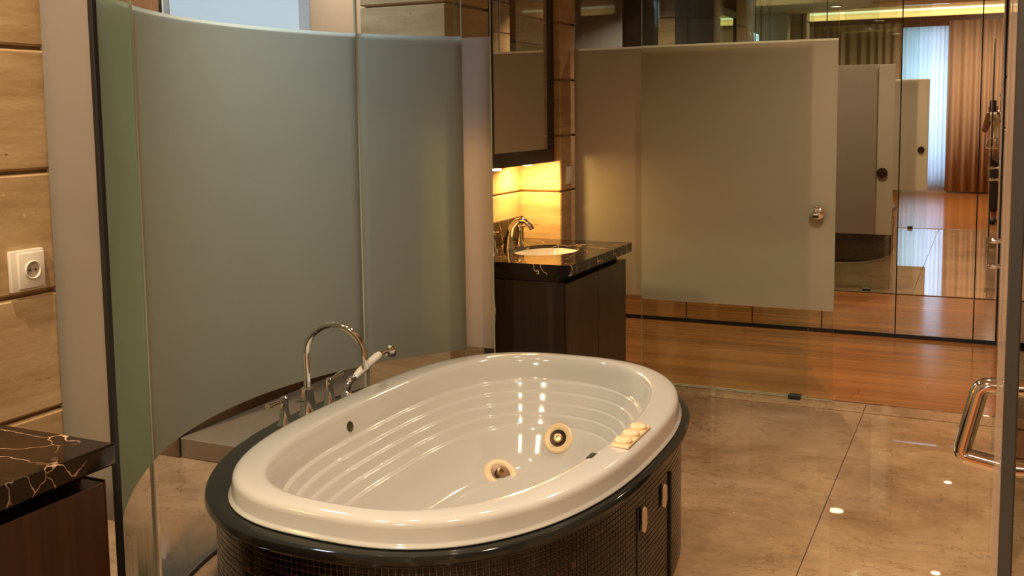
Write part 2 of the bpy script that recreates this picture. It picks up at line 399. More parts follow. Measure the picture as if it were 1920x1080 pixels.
# ------------------------------------------------------------------ glass walls and sliding doors
def pane_mesh(name, parent, x0, x1, y0, y1, zs, mats, label=None, fr=None):
    """flat pane with horizontal bands; zs = band limits, mats index per band"""
    bm = bmesh.new(); rings = []
    for z in zs: rings.append([bm.verts.new((x, y_, z)) for x, y_ in ((x0, y0), (x1, y0), (x1, y1), (x0, y1))])
    for b, (p, q) in enumerate(zip(rings, rings[1:])):
        for k in range(4):
            f = bm.faces.new((p[k], p[(k + 1) % 4], q[(k + 1) % 4], q[k])); f.material_index = mats[b]
            if k in (1, 3): f.material_index = 2
    f = bm.faces.new(rings[0][::-1]); f.material_index = 2; f = bm.faces.new(rings[-1]); f.material_index = 2
    o = frombm(name, bm, [CLEAR, fr or FROST, EDGEG], parent); 
    if label: o['label'] = label
    return o
def glass_wall(yf, yd, xf, xd0, xd1, tag):
    far = tag == 'far'
    d = -1 if yd < yf else 1      # the side the door hangs on
    t = thing('glass_partition', (-1.45, yf, 0), ('fixed glass panel with a frosted band, overlapped by the sliding door at the wood corridor' if far else
              'fixed frosted glass panel at the bedroom side, seen only in the mirrored wardrobe'), 'glass panel')
    pane_mesh('glass_pane', t, -2.10, xf, yf - .005, yf + .005, (.008, .487, 1.845, HB), (0, 1, 0), fr=FROSTP)
    t = thing('door_%d' % (1 if far else 2), ((xd0 + xd1) / 2, yd, 0), kind='structure')
    pane_mesh('glass_pane', t, xd0, xd1, yd - .005, yd + .005, (.012, .475, 1.845, 2.74), (0, 1, 0))
    box('top_rail', -2.10, .085, min(yd, yf) - .01, max(yd, yf) + .01, 2.74, 2.80, CHROME, t, .003)
    kx = xd1 - .083; kz = .977
    lathe('door_knob', [(.0, .034), (.020, .034), (.033, .030), (.036, .022), (.030, .010), (.022, .004), (.022, .0)], (kx, yd - .005, kz), (0, -1, 0), CHROME, t, 28)
    k2 = lathe('door_knob', [(.0, .020), (.028, .020), (.040, .016), (.042, .008), (.038, .0)], (kx, yd + .005, kz), (0, 1, 0), BRASSY, t, 28)
    k2['label'] = 'dark rear knob'
    box('floor_guide', xd1 - .215, xd1 - .155, min(yd + d * .035, yd - d * .012), max(yd + d * .035, yd - d * .012), 0, .028, DARK, t, .002)
    return t
glass_wall(5.385, 5.345, -.816, -1.698, -.685, 'far')
glass_wall(.455, .495, -.80, -1.68, -.665, 'near')

# ------------------------------------------------------------------ curved frosted screen round the tub
CC = Vector((-.97, 2.93)); CR = 1.44
scn = thing('curved_glass_screen', (-2.38, 2.93, 0), 'curved glass screen with frosted middle band wrapping behind the bathtub', 'glass screen')
def RR(a): return CR + (.022 * ((a - 208) / 18.3) ** 2 if a > 208 else 0)
def curved_pane(a0, a1, fm):
    bm = bmesh.new(); n = max(6, int((a1 - a0) / 1.5)); zs = (.010, .475, 1.82, 2.58); grid = []
    for k in range(n + 1):
        ad = a0 + (a1 - a0) * k / n; a = math.radians(ad); d = Vector((math.cos(a), math.sin(a)))
        grid.append([[bm.verts.new((CC.x + d.x * r, CC.y + d.y * r, z)) for z in zs] for r in (RR(ad) - .005, RR(ad) + .005)])
    for k in range(n):
        for j in range(3):
            for s in range(2):
                p, q = grid[k][s], grid[k + 1][s]
                f = bm.faces.new((p[j], q[j], q[j + 1], p[j + 1]) if s == 0 else (p[j], p[j + 1], q[j + 1], q[j]))
                f.material_index = 1 if j == 1 else 0; f.smooth = True
        for j in (0, 3):
            f = bm.faces.new((grid[k][0][j], grid[k][1][j], grid[k + 1][1][j], grid[k + 1][0][j])); f.material_index = 2
    for k in (0, n):
        for j in range(3):
            f = bm.faces.new((grid[k][0][j], grid[k][1][j], grid[k][1][j + 1], grid[k][0][j + 1])); f.material_index = 2
    bmesh.ops.recalc_face_normals(bm, faces=bm.faces)
    return frombm('glass_pane', bm, [GREENG, fm, EDGEG], scn)
for a0, a1, fm in ((137.6, 156.75, FROSTC), (157.0, 208.05, FROSTC), (208.3, 226.3, FROSTG)): curved_pane(a0, a1, fm)
# base channel
bm = bmesh.new(); n = 60; rg = []
for k in range(n + 1):
    ad = 137.6 + 88.7 * k / n; a = math.radians(ad); d = (math.cos(a), math.sin(a)); q = RR(ad) - CR
    rg.append([bm.verts.new((CC.x + d[0] * r, CC.y + d[1] * r, z)) for r, z in ((CR - .012 + q, 0), (CR + .012 + q, 0), (CR + .012 + q, .014), (CR - .012 + q, .014))])
for p, q in zip(rg, rg[1:]):
    for j in range(4): bm.faces.new((p[j], p[(j + 1) % 4], q[(j + 1) % 4], q[j]))
bm.faces.new(rg[0]); bm.faces.new(rg[-1][::-1])
bmesh.ops.recalc_face_normals(bm, faces=bm.faces)
frombm('base_channel', bm, plain('aged_metal', (.10, .085, .06), .4, .5), scn)
for a in (156.87, 208.17):
    d = (math.cos(math.radians(a)), math.sin(math.radians(a)))
    tube('joint_seal', [(CC.x + d[0] * (CR - .004), CC.y + d[1] * (CR - .004), .012), (CC.x + d[0] * (CR - .004), CC.y + d[1] * (CR - .004), 2.58)], .0042, plain('silicone_seal', (.55, .52, .42), .35), scn, 8)
ae = math.radians(226.8); ex, ey = CC.x + RR(226.8) * math.cos(ae), CC.y + RR(226.8) * math.sin(ae)
box('end_seal', ex - .010, ex + .006, ey - .008, ey + .008, 0, 2.58, DARK, scn, .002)['label'] = 'black end seal'
def side_panel(x0, x1, yy, lab):
    t = thing('glass_return_panel', ((x0 + x1) / 2, yy, 0), lab, 'glass panel')
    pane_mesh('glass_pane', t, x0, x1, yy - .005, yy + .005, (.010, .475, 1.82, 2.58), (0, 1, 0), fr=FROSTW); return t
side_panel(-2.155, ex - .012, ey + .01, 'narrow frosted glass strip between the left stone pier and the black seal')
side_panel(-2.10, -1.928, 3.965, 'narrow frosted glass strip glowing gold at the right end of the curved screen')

# ------------------------------------------------------------------ bathtub
tub = thing('bathtub', (-1.45, 2.87, 0), 'oval white whirlpool bathtub sunk in a black stone deck with dark mosaic sides', 'bathtub')
SEG = 120
def loft(name, rings, mat, parent, close_in=False, auto=None, n=2.4, nl=None):
    bm = bmesh.new(); R = []
    for cx, cy, ax, ay, z in rings:
        R.append([bm.verts.new((*sell(cx, cy, ax, ay, 2 * PI * k / SEG, n, nl), z)) for k in range(SEG)])
    for p, q in zip(R, R[1:]):
        for k in range(SEG): bm.faces.new((p[k], p[(k + 1) % SEG], q[(k + 1) % SEG], q[k]))
    if close_in:
        c = bm.verts.new((rings[-1][0], rings[-1][1], rings[-1][4]))
        for k in range(SEG): bm.faces.new((R[-1][k], R[-1][(k + 1) % SEG], c))
    bmesh.ops.recalc_face_normals(bm, faces=bm.faces)
    return frombm(name, bm, mat, parent, True, auto)
ox, oy = -1.433, 2.872; ix, iy = -1.428, 2.866
rings = [(ox, oy, .545, .866, .471), (ox, oy, .557, .884, .471), (ox, oy, .564, .892, .473), (ox, oy, .564, .892, .477), (ox, oy, .557, .885, .481), (ox, oy, .555, .883, .486), (ox, oy, .554, .882, .518),
         (ox, oy, .5525, .880, .527), (ox, oy, .548, .875, .534), (ox, oy, .539, .866, .5385), (ox, oy, .526, .852, .541), (ox, oy, .500, .835, .5425), (ix, iy, .466, .826, .543), (ix, iy, .456, .817, .541),
         (ix, iy, .449, .809, .535), (ix, iy, .443, .801, .521), (ix, iy, .437, .793, .500), (ix, iy, .430, .782, .462)]
z = .455; ax, ay = .430, .780
for k in range(5):
    rings += [(ix, iy, ax, ay, z), (ix, iy, ax - .004, ay - .005, z - .0035), (ix, iy, ax - .013, ay - .017, z - .004), (ix, iy, ax - .0165, ay - .0215, z - .008)]
    ax -= .0205; ay -= .027; z -= .036
rings += [(ix, iy, ax - .008, ay - .015, z), (ix, iy, ax - .028, ay - .045, z - .05), (ix, iy, ax - .05, ay - .075, z - .09), (ix, iy, ax - .08, ay - .11, z - .115), (ix, iy, ax - .12, ay - .16, z - .125), (ix, iy, .10, .25, z - .130), (ix, iy, .02, .04, z - .132)]
loft('tub_shell', rings, ACRYL, tub, True, n=2.45, nl=2.9)
# deck: asymmetrical oval, hollow
def deck_pt(t, d=0): return sell(-1.508, 2.87, .662 + d, .94 + d, t, 2.6, 2.1)
bm = bmesh.new(); R = []
prof = [(-.012, .444), (-.004, .445), (.0, .450), (.0, .460), (-.004, .467), (-.011, .470), (None, .470)]
for d, z in prof:
    R.append([bm.verts.new((*(deck_pt(2 * PI * k / SEG, d) if d is not None else sell(ox, oy, .54, .86, 2 * PI * k / SEG, 2.45, 2.9)), z)) for k in range(SEG)])
for p, q in zip(R, R[1:]):
    for k in range(SEG): bm.faces.new((p[k], p[(k + 1) % SEG], q[(k + 1) % SEG], q[k]))
bmesh.ops.recalc_face_normals(bm, faces=bm.faces)
frombm('stone_deck', bm, BLACKG, tub, True, 30)['label'] = 'black polished stone deck'
bm = bmesh.new(); R = []
for d, z in ((-.030, 0), (-.030, .431), (-.020, .434), (-.018, .439), (-.020, .446)):
    R.append([bm.verts.new((*deck_pt(2 * PI * k / SEG, d), z)) for k in range(SEG)])
for p, q in zip(R, R[1:]):
    for k in range(SEG): bm.faces.new((p[k], p[(k + 1) % SEG], q[(k + 1) % SEG], q[k]))
for f in bm.faces: f.material_index = 1 if f.calc_center_median().z > .43 else 0
bmesh.ops.recalc_face_normals(bm, faces=bm.faces)
frombm('apron', bm, [GROUT, BLACKG], tub, True, 30)
# mosaic tiles
fine = [deck_pt(2 * PI * k / 2400, -.030) for k in range(2401)]
acc = [0]
for a, b in zip(fine, fine[1:]): acc.append(acc[-1] + (b - a).length)
PIT = acc[-1] / int(acc[-1] / .0162); NT = int(round(acc[-1] / PIT)); pos = []; k = 0
for i in range(NT):
    s = (i + .5) * PIT
    while acc[k + 1] < s: k += 1
    u = (s - acc[k]) / (acc[k + 1] - acc[k]); p = fine[k].lerp(fine[k + 1], u); tg = (fine[k + 1] - fine[k]).normalized(); pos.append((p, tg))
def tile_geom(h=.0072, d=.0020, c=.0005):
    vs = [(-h, 0, -h), (h, 0, -h), (h, 0, h), (-h, 0, h), (-h + c, -d, -h + c), (h - c, -d, -h + c), (h - c, -d, h - c), (-h + c, -d, h - c)]
    return vs, [(4, 5, 6, 7), (0, 1, 5, 4), (1, 2, 6, 5), (2, 3, 7, 6), (3, 0, 4, 7)]
tv, tf = tile_geom(); protos = []
for m in TILES:
    me = bpy.data.meshes.new('mosaic_tile'); me.from_pydata(tv, [], tf); me.materials.append(m); protos.append(me)
allt = []
for r in range(26):
    zz = .423 - r * PIT
    for p, tg in pos:
        nrm = Vector((tg.y, -tg.x)); to = Vector((0, 0)) - p
        vis = nrm.dot(to.normalized()) > .05
        # inside the access panel joints?
        if p.x > -1 and (2.708 < p.y < 2.724 or 3.035 < p.y < 3.051) and zz < .37: continue
        dist = (Vector((p.x, p.y, zz)) - Vector((0, 0, 1.5))).length
        fac = nrm.dot(to.normalized())
        sx = p.x / p.y; inframe = vis and zz > .33
        allt.append((-(fac / dist) if inframe else 9, p, tg, zz))
allt.sort(key=lambda q: q[0])
off = tub.location
bm = bmesh.new()
for i, (_, p, tg, zz) in enumerate(allt):
    nrm = Vector((tg.y, -tg.x)); mi = random.choices((0, 1, 2, 3), (5, 5, 3, .25))[0]
    mat4 = Matrix(((tg.x, -nrm.x, 0, p.x), (tg.y, -nrm.y, 0, p.y), (0, 0, 1, zz), (0, 0, 0, 1)))
    if i < 300:
        o = bpy.data.objects.new('mosaic_tile', protos[mi]); COL.objects.link(o); o.parent = tub
        o.matrix_local = Matrix.Translation(-off) @ mat4
    else:
        vs = [bm.verts.new(mat4 @ Vector(v)) for v in tv]
        for f in tf: bm.faces.new([vs[j] for j in f]).material_index = mi
props(frombm('mosaic_field', bm, TILES, tub), kind='stuff')
# access panel joints and tape
ap = box('access_panel_joint', -.883, -.8735, 2.711, 2.721, 0, .372, DARK, tub); box('access_panel_joint', -.880, -.8705, 3.038, 3.048, 0, .372, DARK, tub)
for ya, yb, za, zb in ((2.735, 2.772, .285, .365), (2.94, 2.978, .285, .362)):
    bm = bmesh.new(); x = -.868
    v = [bm.verts.new(q) for q in ((x, ya, za + .012), (x, (ya + yb) / 2 + .004, za), (x + .001, yb, za + .02), (x + .001, yb, zb - .01), (x, (ya + yb) / 2, zb), (x, ya + .004, zb - .006))]
    w_ = [bm.verts.new(q.co + Vector((.003, 0, 0))) for q in v]
    bm.faces.new(v[::-1]); bm.faces.new(w_)
    for k in range(6): bm.faces.new((v[k], v[(k + 1) % 6], w_[(k + 1) % 6], w_[k]))
    frombm('tape_strip', bm, TAPE, tub)['label'] = 'torn beige tape piece'
# ray-cast helper on the finished shell for jets and badge
from mathutils.bvhtree import BVHTree
sh = [c for c in tub.children if c.name.startswith('tub_shell')][0]
bvh = BVHTree.FromPolygons([v.co + off for v in sh.data.vertices], [tuple(p.vertices) for p in sh.data.polygons])
def on_shell(start, direc):
    loc, nrm, _, _ = bvh.ray_cast(Vector(start), Vector(direc))
    if nrm.dot(Vector(direc)) > 0: nrm = -nrm
    return loc, nrm
def jet(start, direc, r):
    p, n_ = on_shell(start, direc)
    e = lathe('whirlpool_jet', [(.052 * r, .001), (.052 * r, .006), (.047 * r, .010), (.036 * r, .010), (.030 * r, .006), (.0285 * r, .002)], p, n_, BISCUIT, tub, 28)
    e['label'] = 'cream jet ring'
    lathe('jet_well', [(.030 * r, .0045), (.018 * r, .0035), (0, .003)], p, n_, BRASSY, e, 20)
    q = p + n_ * .003
    lathe('jet_nozzle', [(.017 * r, 0), (.017 * r, .012), (.013 * r, .014), (.007 * r, .013), (.006 * r, .004), (0, .004)], q, (n_ + Vector((.25, 0, -.1))), plain('jet_bronze', (.42, .25, .13), .25, .7), e, 12)
JO = Vector((0, 0, 1.5))
jet(JO, Vector((-1.506, 3.126, .25)) - JO, 1.25)
jet(JO, Vector((-1.466, 3.563, .25)) - JO, 1.1)
p, n_ = on_shell((-1.4, 2.74, .487), (-1, 0, 0))
bd = lathe('oval_badge', [(.017, .0), (.017, .0025), (.012, .0035), (.0115, .0025), (0, .0025)], p, n_, plain('badge_bronze', (.05, .04, .008), .3, .5), tub, 24)
bd.scale = (1, 1, 1)
# overflow slot on the right inner edge
p = sell(ix, iy, .497, .803, math.radians(-18)); sl = box('overflow_slot', -.988, -.970, 2.60, 2.645, .5385, .5435, DARK, tub, .001)
# keypad on the rim
kp = box('control_plate', -.957, -.902, 2.715, 2.93, .5405, .550, BISCUIT, tub, .003)
for yy in (2.752, 2.822, 2.892):
    lathe('control_button', [(.026, .0), (.026, .006), (.022, .011), (.012, .014), (0, .0145)], (-.9295, yy, .550), (0, 0, 1), BISCUIT, kp, 22)

# ------------------------------------------------------------------ tub taps
fz = .470
tf_ = thing('tub_filler', (-2.11, 2.855, fz), 'tall chrome swan-neck tub spout standing on the black deck', 'faucet')
lathe('base_cone', [(.035, 0), (.034, .006), (.029, .012), (.0235, .055), (.021, .085), (.022, .090), (.017, .095), (0, .095)], (-2.11, 2.855, fz), (0, 0, 1), CHROME, tf_)
sp = [Vector((-2.11, 2.855, fz + .09)), Vector((-2.11, 2.855, .680))] + arcpts((-2.005, 2.873, .682), .1060, PI, PI * .06, 16, (1, .18, 0), (0, 0, 1)) + [Vector((-1.899, 2.892, .664)), Vector((-1.896, 2.893, .640))]
tube('spout', sp, [.0125] * (len(sp) - 1) + [.012], CHROME, tf_, 18)
tube('diverter_lever', [(-2.11, 2.84, fz + .05), (-2.12, 2.80, fz + .058)], [.004, .006], CHROME, tf_, 10)
def tap(x, y, lever, label):
    t = thing('tub_tap', (x, y, fz), label, 'tap', 'lever taps either side of the tub spout')
    lathe('tap_body', [(.027, 0), (.026, .005), (.020, .014), (.0155, .05), (.012, .072), (.0135, .076), (.0135, .092), (.009, .096), (0, .096)], (x, y, fz), (0, 0, 1), CHROME, t)
    l_ = Vector(lever).normalized(); b = Vector((x, y, fz + .084))
    tube('lever', [b, b + l_ * .03, b + l_ * .085], [.0075, .007, .0105], CHROME, t, 12)
tap(-2.11, 2.725, (-.05, -1, -.02), 'left chrome lever tap on tub deck, handle pointing left')
tap(-2.11, 2.985, (-.05, 1, .12), 'right chrome lever tap between tub spout and hand shower')
hs = thing('hand_shower', (-2.11, 3.095, fz), 'white-handled chrome hand shower leaning in its deck holder', 'hand shower')
lathe('holder', [(.026, 0), (.025, .006), (.017, .012), (.013, .022), (0, .024)], (-2.11, 3.095, fz), (0, 0, 1), CHROME, hs)
tube('hose_elbow', [(-2.11, 3.095, fz + .015), (-2.11, 3.097, fz + .040), (-2.105, 3.112, fz + .058), (-2.10, 3.130, fz + .063)], [.012, .014, .014, .012], CHROME, hs)
tube('handle', [(-2.10, 3.128, fz + .062), (-2.098, 3.16, fz + .075), (-2.09, 3.265, fz + .110), (-2.088, 3.285, fz + .116)], [.011, .015, .016, .013], CERAM, hs)['label'] = 'white handle'
tube('neck', [(-2.089, 3.280, fz + .114), (-2.084, 3.310, fz + .122), (-2.082, 3.330, fz + .124)], [.012, .010, .013], CHROME, hs)
lathe('spray_head', [(.0, .0), (.021, .0), (.0235, .004), (.0225, .036), (.019, .042), (0, .044)], (-2.078, 3.345, fz + .098), (.05, .1, 1), CHROME, hs)

# ------------------------------------------------------------------ vanity by the far pier
def vanity(y0, y1, sign, lab, wm=None, fx=-1.738):
    wm = wm or WENGE
    """sign=+1: free end faces the camera (low Y)"""
    t = thing('vanity_cabinet', (-2.05, (y0 + y1) / 2, 0), lab, 'cabinet')
    a, b = y0 + .012, y1 - .008
    box('back_board', -2.358, -2.343, a + .02, b - .005, .08, .75, WENGE, t); box('base_board', -2.342, -1.787, a + .02, b - .005, .08, .10, WENGE, t)
    box('side_board', -2.342, -1.787, a + .02, a + .036, .10, .75, WENGE, t); box('side_board', -2.342, -1.787, b - .021, b - .005, .10, .75, WENGE, t)
    box('front_rail', -1.80, -1.787, a + .037, b - .022, .66, .75, DARK, t)
    box('plinth', -2.35, -1.82, a + .05, b - .02, 0, .08, DARK, t)
    n = 2; w_ = (b - a) / n
    for k in range(n):
        d = box('door', -1.785, fx, a + k * w_ + .002, a + (k + 1) * w_ - .002, .085, .712, wm, t, .002)
    return t
v2 = vanity(4.32, 5.20, 1, 'dark wenge cabinet under the far basin beside the glass wall')
d2 = box('side_door', -2.352, -1.750, 4.326, 4.340, .085, .716, WENGE, v2, .002)
tube('door_handle', [(-2.105, 4.328, .47), (-2.098, 4.312, .49), (-2.084, 4.298, .56), (-2.098, 4.312, .645), (-2.105, 4.328, .665)], .005, CHROME, d2, 10)
v1 = vanity(.64, 1.60, -1, 'reddish dark wood cabinet at the lower left, under the brown veined countertop', REDWD, -1.722)
box('end_panel', -2.352, -1.724, 1.5925, 1.598, .085, .715, REDWD, v1, .002)
def counter(y0, y1, hole, lab):
    x0, x1, z0, z1 = -2.355, (-1.712 if y0 > 3 else -1.694), .752, .800
    bm = bmesh.new()
    if hole is None: bmbox(bm, x0, x1, y0, y1, z0, z1, .004, 2)
    else:
        hx, hy, ra, rb = hole; N = 64; ins, insb, outt, outb = [], [], [], []
        for k in range(N):
            t = 2 * PI * k / N; c, s = math.cos(t), math.sin(t)
            ins.append(bm.verts.new((hx + ra * c, hy + rb * s, z1))); insb.append(bm.verts.new((hx + ra * c, hy + rb * s, z0)))
            # ray to rectangle border
            tx = ((x1 if c > 0 else x0) - hx) / c if abs(c) > 1e-6 else 1e9; ty = ((y1 if s > 0 else y0) - hy) / s if abs(s) > 1e-6 else 1e9
            m_ = min(tx, ty); px, py = hx + c * m_, hy + s * m_
            outt.append([px, py])
        for cxn, cyn in ((x0, y0), (x1, y0), (x1, y1), (x0, y1)):     # snap nearest to the corners
            j = min(range(N), key=lambda q: (outt[q][0] - cxn) ** 2 + (outt[q][1] - cyn) ** 2); outt[j] = [cxn, cyn]
        ot = [bm.verts.new((p[0], p[1], z1)) for p in outt]; ob = [bm.verts.new((p[0], p[1], z0)) for p in outt]
        for k in range(N):
            q = (k + 1) % N
            bm.faces.new((ins[k], ins[q], ot[q], ot[k])[::-1]); bm.faces.new((insb[k], insb[q], ob[q], ob[k]))
            bm.faces.new((ot[k], ot[q], ob[q], ob[k])); bm.faces.new((ins[k], ins[q], insb[q], insb[k]))
        bmesh.ops.recalc_face_normals(bm, faces=bm.faces)
    o = frombm('countertop', bm, GRANITE); props(o, lab, 'countertop'); return o
counter(4.32, 5.215, (-2.03, 4.79, .165, .215), 'dark veined stone countertop holding the far oval basin')
counter(.645, 1.60, None, 'dark brown stone countertop with white veins at lower left')
props(box('backsplash', -2.36, -2.345, 4.435, 5.215, .801, .925, GRANITE, None, .002), 'low dark stone splashback under the far mirror cabinet', 'backsplash')
# basin
bs = thing('wash_basin', (-2.03, 4.79, .62), 'oval white undermount basin in the far dark countertop', 'basin')
bm = bmesh.new(); R = []; N = 48
for a, b, z in ((.1645, .2145, .778), (.163, .213, .782), (.161, .211, .776), (.150, .197, .720), (.13, .175, .645), (.08, .11, .622), (.02, .025, .617)):
    R.append([bm.verts.new((-2.03 + a * math.cos(2 * PI * k / N), 4.79 + b * math.sin(2 * PI * k / N), z)) for k in range(N)])
for p, q in zip(R, R[1:]):
    for k in range(N): bm.faces.new((p[k], p[(k + 1) % N], q[(k + 1) % N], q[k]))
bm.faces.new(R[-1]); bmesh.ops.recalc_face_normals(bm, faces=bm.faces)
frombm('bowl', bm, CERAM, bs, True, 50)
lathe('drain', [(.0, .006), (.018, .006), (.021, .003), (.021, 0)], (-2.03, 4.79, .617), (0, 0, 1), CHROME, bs)
bf = thing('basin_faucet', (-2.24, 4.79, .80), 'chrome widespread basin faucet with arched spout and two tall handles', 'faucet')
tube('spout', [(-2.24, 4.79, .80), (-2.238, 4.79, .85), (-2.225, 4.795, .91), (-2.195, 4.80, .943), (-2.155, 4.805, .945), (-2.122, 4.81, .915), (-2.116, 4.812, .900)], [.026, .019, .016, .0145, .014, .0135, .0135], CHROME, bf, 18)
for yy in (4.63, 4.95):
    h = lathe('tap_handle', [(.024, 0), (.022, .008), (.014, .02), (.010, .06), (.012, .085), (.013, .095), (.008, .104), (0, .105)], (-2.25, yy, .80), (0, 0, 1), CHROME, bf, 18)
    tube('lever', [(-2.25, yy, .895), (-2.215, yy + (.0), .900)], [.0055, .0065], CHROME, h, 10)
# mirror cabinet
mc = thing('mirror_cabinet', (-2.26, 4.82, 1.225), 'dark framed mirror cabinet over the far basin with gold light beneath', 'mirror')
y0, y1, z0, z1 = 4.433, 5.216, 1.228, 2.40
box('cabinet_box', -2.355, -2.19, y0, y1, z0, z1, WENGE, mc)
for nm, a in (('frame_rail', (y0, y1, z0, z0 + .072)), ('frame_rail', (y0, y1, z1 - .06, z1)), ('frame_stile', (y0, y0 + .030, z0 + .072, z1 - .06)), ('frame_stile', (y1 - .030, y1, z0 + .072, z1 - .06))):
    box(nm, -2.19, -2.155, a[0], a[1], a[2], a[3], WENGE, mc, .002)
box('mirror_glass', -2.189, -2.170, y0 + .030, y1 - .030, z0 + .072, z1 - .06, MIRROR, mc)
for yy in (4.54, 5.02):
    if yy > 4.8: area('cabinet_underlight', (-2.235, yy, 1.212), (-2.225, yy + .06, .9), .05, 8, (1.0, .64, .20))
    else:
        pl_ = bpy.data.lights.new('cabinet_underlight', 'SPOT'); pl_.energy = 26; pl_.color = (1.0, .64, .20); pl_.shadow_soft_size = .025; pl_.spot_size = math.radians(130); pl_.spot_blend = .6
        po = bpy.data.objects.new('cabinet_underlight', pl_); COL.objects.link(po); po.location = (-2.165, yy, 1.190)
        po.rotation_euler = Vector((.10, -.75, -.45)).to_track_quat('-Z', 'Y').to_euler()
    lathe('puck_lamp', [(.03, 0), (.03, .010), (.024, .012), (0, .012)], (-2.235 if yy > 4.8 else -2.19, yy, 1.228), (0, 0, -1), LAMP, mc, 18)
area('vanity_underlight', (-2.27, 1.1, 1.215), (-2.27, 1.1, .5), .10, 5.0, GOLD, .8)

# outlet and switch
op = thing('power_outlet', (-2.155, 1.78, 1.08), 'white round-hole wall power outlet on the left stone wall', 'power outlet')
pl = box('cover_plate', -2.16, -2.147, 1.733, 1.833, 1.075, 1.178, WHITEP, op, .004, 2)
box('inner_plate', -2.149, -2.141, 1.752, 1.828, 1.082, 1.171, WHITEP, op, .003, 2)
lathe('socket_ring', [(.0225, .0), (.0235, .003), (.0215, .005), (.0195, .003), (.0190, -.002), (.0, -.002)], (-2.141, 1.790, 1.127), (1, 0, 0), WHITEP, op, 28)
lathe('socket_shade', [(.0192, .0), (.0192, .0006), (0, .0006)], (-2.1408, 1.790, 1.127), (1, 0, 0), plain('recess_shade', (.42, .34, .26), .5), op, 24)  # flat darker disc, paints the shade inside the socket recess
for dy in (-.008, .008):
    lathe('socket_hole', [(.0028, .0), (.0028, .0012), (0, .0012)], (-2.1402, 1.790 + dy, 1.127), (1, 0, 0), DARK, op, 10)
sw = thing('light_switch', (-2.115, 5.335, 1.1), 'small white light switch on the stone pier right of the mirror cabinet', 'light switch')
box('switch_plate', -2.122, -2.110, 5.29, 5.38, 1.10, 1.198, WHITEP, sw, .003, 2)
box('rocker', -2.111, -2.105, 5.315, 5.355, 1.12, 1.178, WHITEP, sw, .002)

# ------------------------------------------------------------------ mirrored wardrobe
wd = thing('mirrored_wardrobe', (-1.8, 7.08, 0), 'wall-wide wardrobe of tall mirror door panels on a dark plinth, beyond the glass', 'wardrobe')
box('plinth', -4.25, .086, 7.050, 7.10, 0, .026, DARK, wd); box('plinth', .130, 1.38, 7.050, 7.10, 0, .026, DARK, wd)
for a, b in ((.132, .55), (.555, .96), (.965, 1.38)): box('mirror_panel', a, b, 7.058, 7.074, .028, 2.76, MIRROR, wd)
x = .086
edges = [.086, -.050]
while edges[-1] > -4.2: edges.append(edges[-1] - .4655)
for a, b in zip(edges, edges[1:]):
    box('mirror_panel', max(b, -4.25) + .0035, a - .0035, 7.058, 7.074, .026, 2.76, MIRROR, wd)
box('backing', -4.25, .086, 7.076, 7.099, .024, 2.78, DARK, wd)
box('end_stile', .0765, .0868, 7.046, 7.10, 0, 2.78, DARK, wd)

# ------------------------------------------------------------------ glass shower doors on the right
def bar_handle(parent, x, y, z, h=.10, s=.072, tilt=.0, r=.0112):
    for sg in (-1, 1):
        top = (x + sg * s, y - sg * 0, z + h / 2); bot = (x + sg * (s * 1.0), y, z - h / 2)
        if sg == -1:
            T = Vector((x - .034, y, z + h / 2)); B = Vector((x - .056, y + .012, z - h / 2 + .006))
        else:
            T = Vector((x + .055, y, z + h / 2)); B = Vector((x + .06, y, z - h / 2))
        q1, q2 = Vector((x, y, z + h / 2)), Vector((x, y, z - h / 2))
        def fil(p, c, n_, rr=.012):
            u = (p - c).normalized(); v = (n_ - c).normalized(); out_ = []
            for k in range(6):
                t_ = k / 5; out_.append((c + u * rr) * (1 - t_) ** 2 + c * 2 * t_ * (1 - t_) + (c + v * rr) * t_ ** 2)
            return out_
        tube('door_handle', [q1] + fil(q1, T, B) + fil(T, B, q2) + [q2], r, CHROME, parent, 16)
        for q in (q1, q2):
            lathe('handle_rosette', [(.013, .0055), (.013, .009), (.0095, .010)], q, (sg, 0, 0), CHROME, parent, 16)
sd = thing('shower_door', (.036, 1.75, 0), 'clear glass shower door seen edge-on at the right border, with large chrome U handle', 'glass door')
DG = mat_clear('door_glass', (.90, .93, .88), .06)
bm = bmesh.new(); bmbox(bm, .0305, .0405, 1.405, 2.15, .02, 2.2)
o = frombm('glass_pane', bm, DG, sd)
box('edge_seal', .0275, .0435, 1.387, 1.406, .02, 2.2, plain('grey_seal', (.05, .045, .035), .35), sd, .002)['label'] = 'dark vertical edge seal'
m_, n_s, l_s = newmat('beige_reflection_tint'); t_ = n_s.new('ShaderNodeBsdfTransparent'); d_ = n_s.new('ShaderNodeBsdfPrincipled'); d_.inputs['Base Color'].default_value = (.50, .37, .26, 1); d_.inputs['Roughness'].default_value = .3
x_ = n_s.new('ShaderNodeMixShader'); x_.inputs[0].default_value = .42; l_s.new(t_.outputs[0], x_.inputs[1]); l_s.new(d_.outputs[0], x_.inputs[2]); out(n_s, l_s, x_.outputs[0])
box('reflection_strip', .0190, .0274, 1.396, 1.400, .02, 2.2, m_, sd, .0005)['label'] = 'translucent strip coloured as the beige reflection on the door glass'  # added strip, its beige stands in for the grazing reflection in the pane
bar_handle(sd, .0355, 1.43, 1.090, .105)
sd2 = thing('shower_door', (.095, 4.05, 0), 'distant glass door with small chrome pull handle beside the right stone wall', 'glass door')
box('glass_pane', .090, .100, 3.54, 4.50, .02, 2.2, DG, sd2)
for zz in (.875, .975):
    lathe('handle_post', [(.013, 0), (.013, .006), (.007, .018), (.008, .036), (.0125, .062), (.006, .078), (0, .080)], (.090, 4.42, zz), (-1, 0, 0), CHROME, sd2, 16)
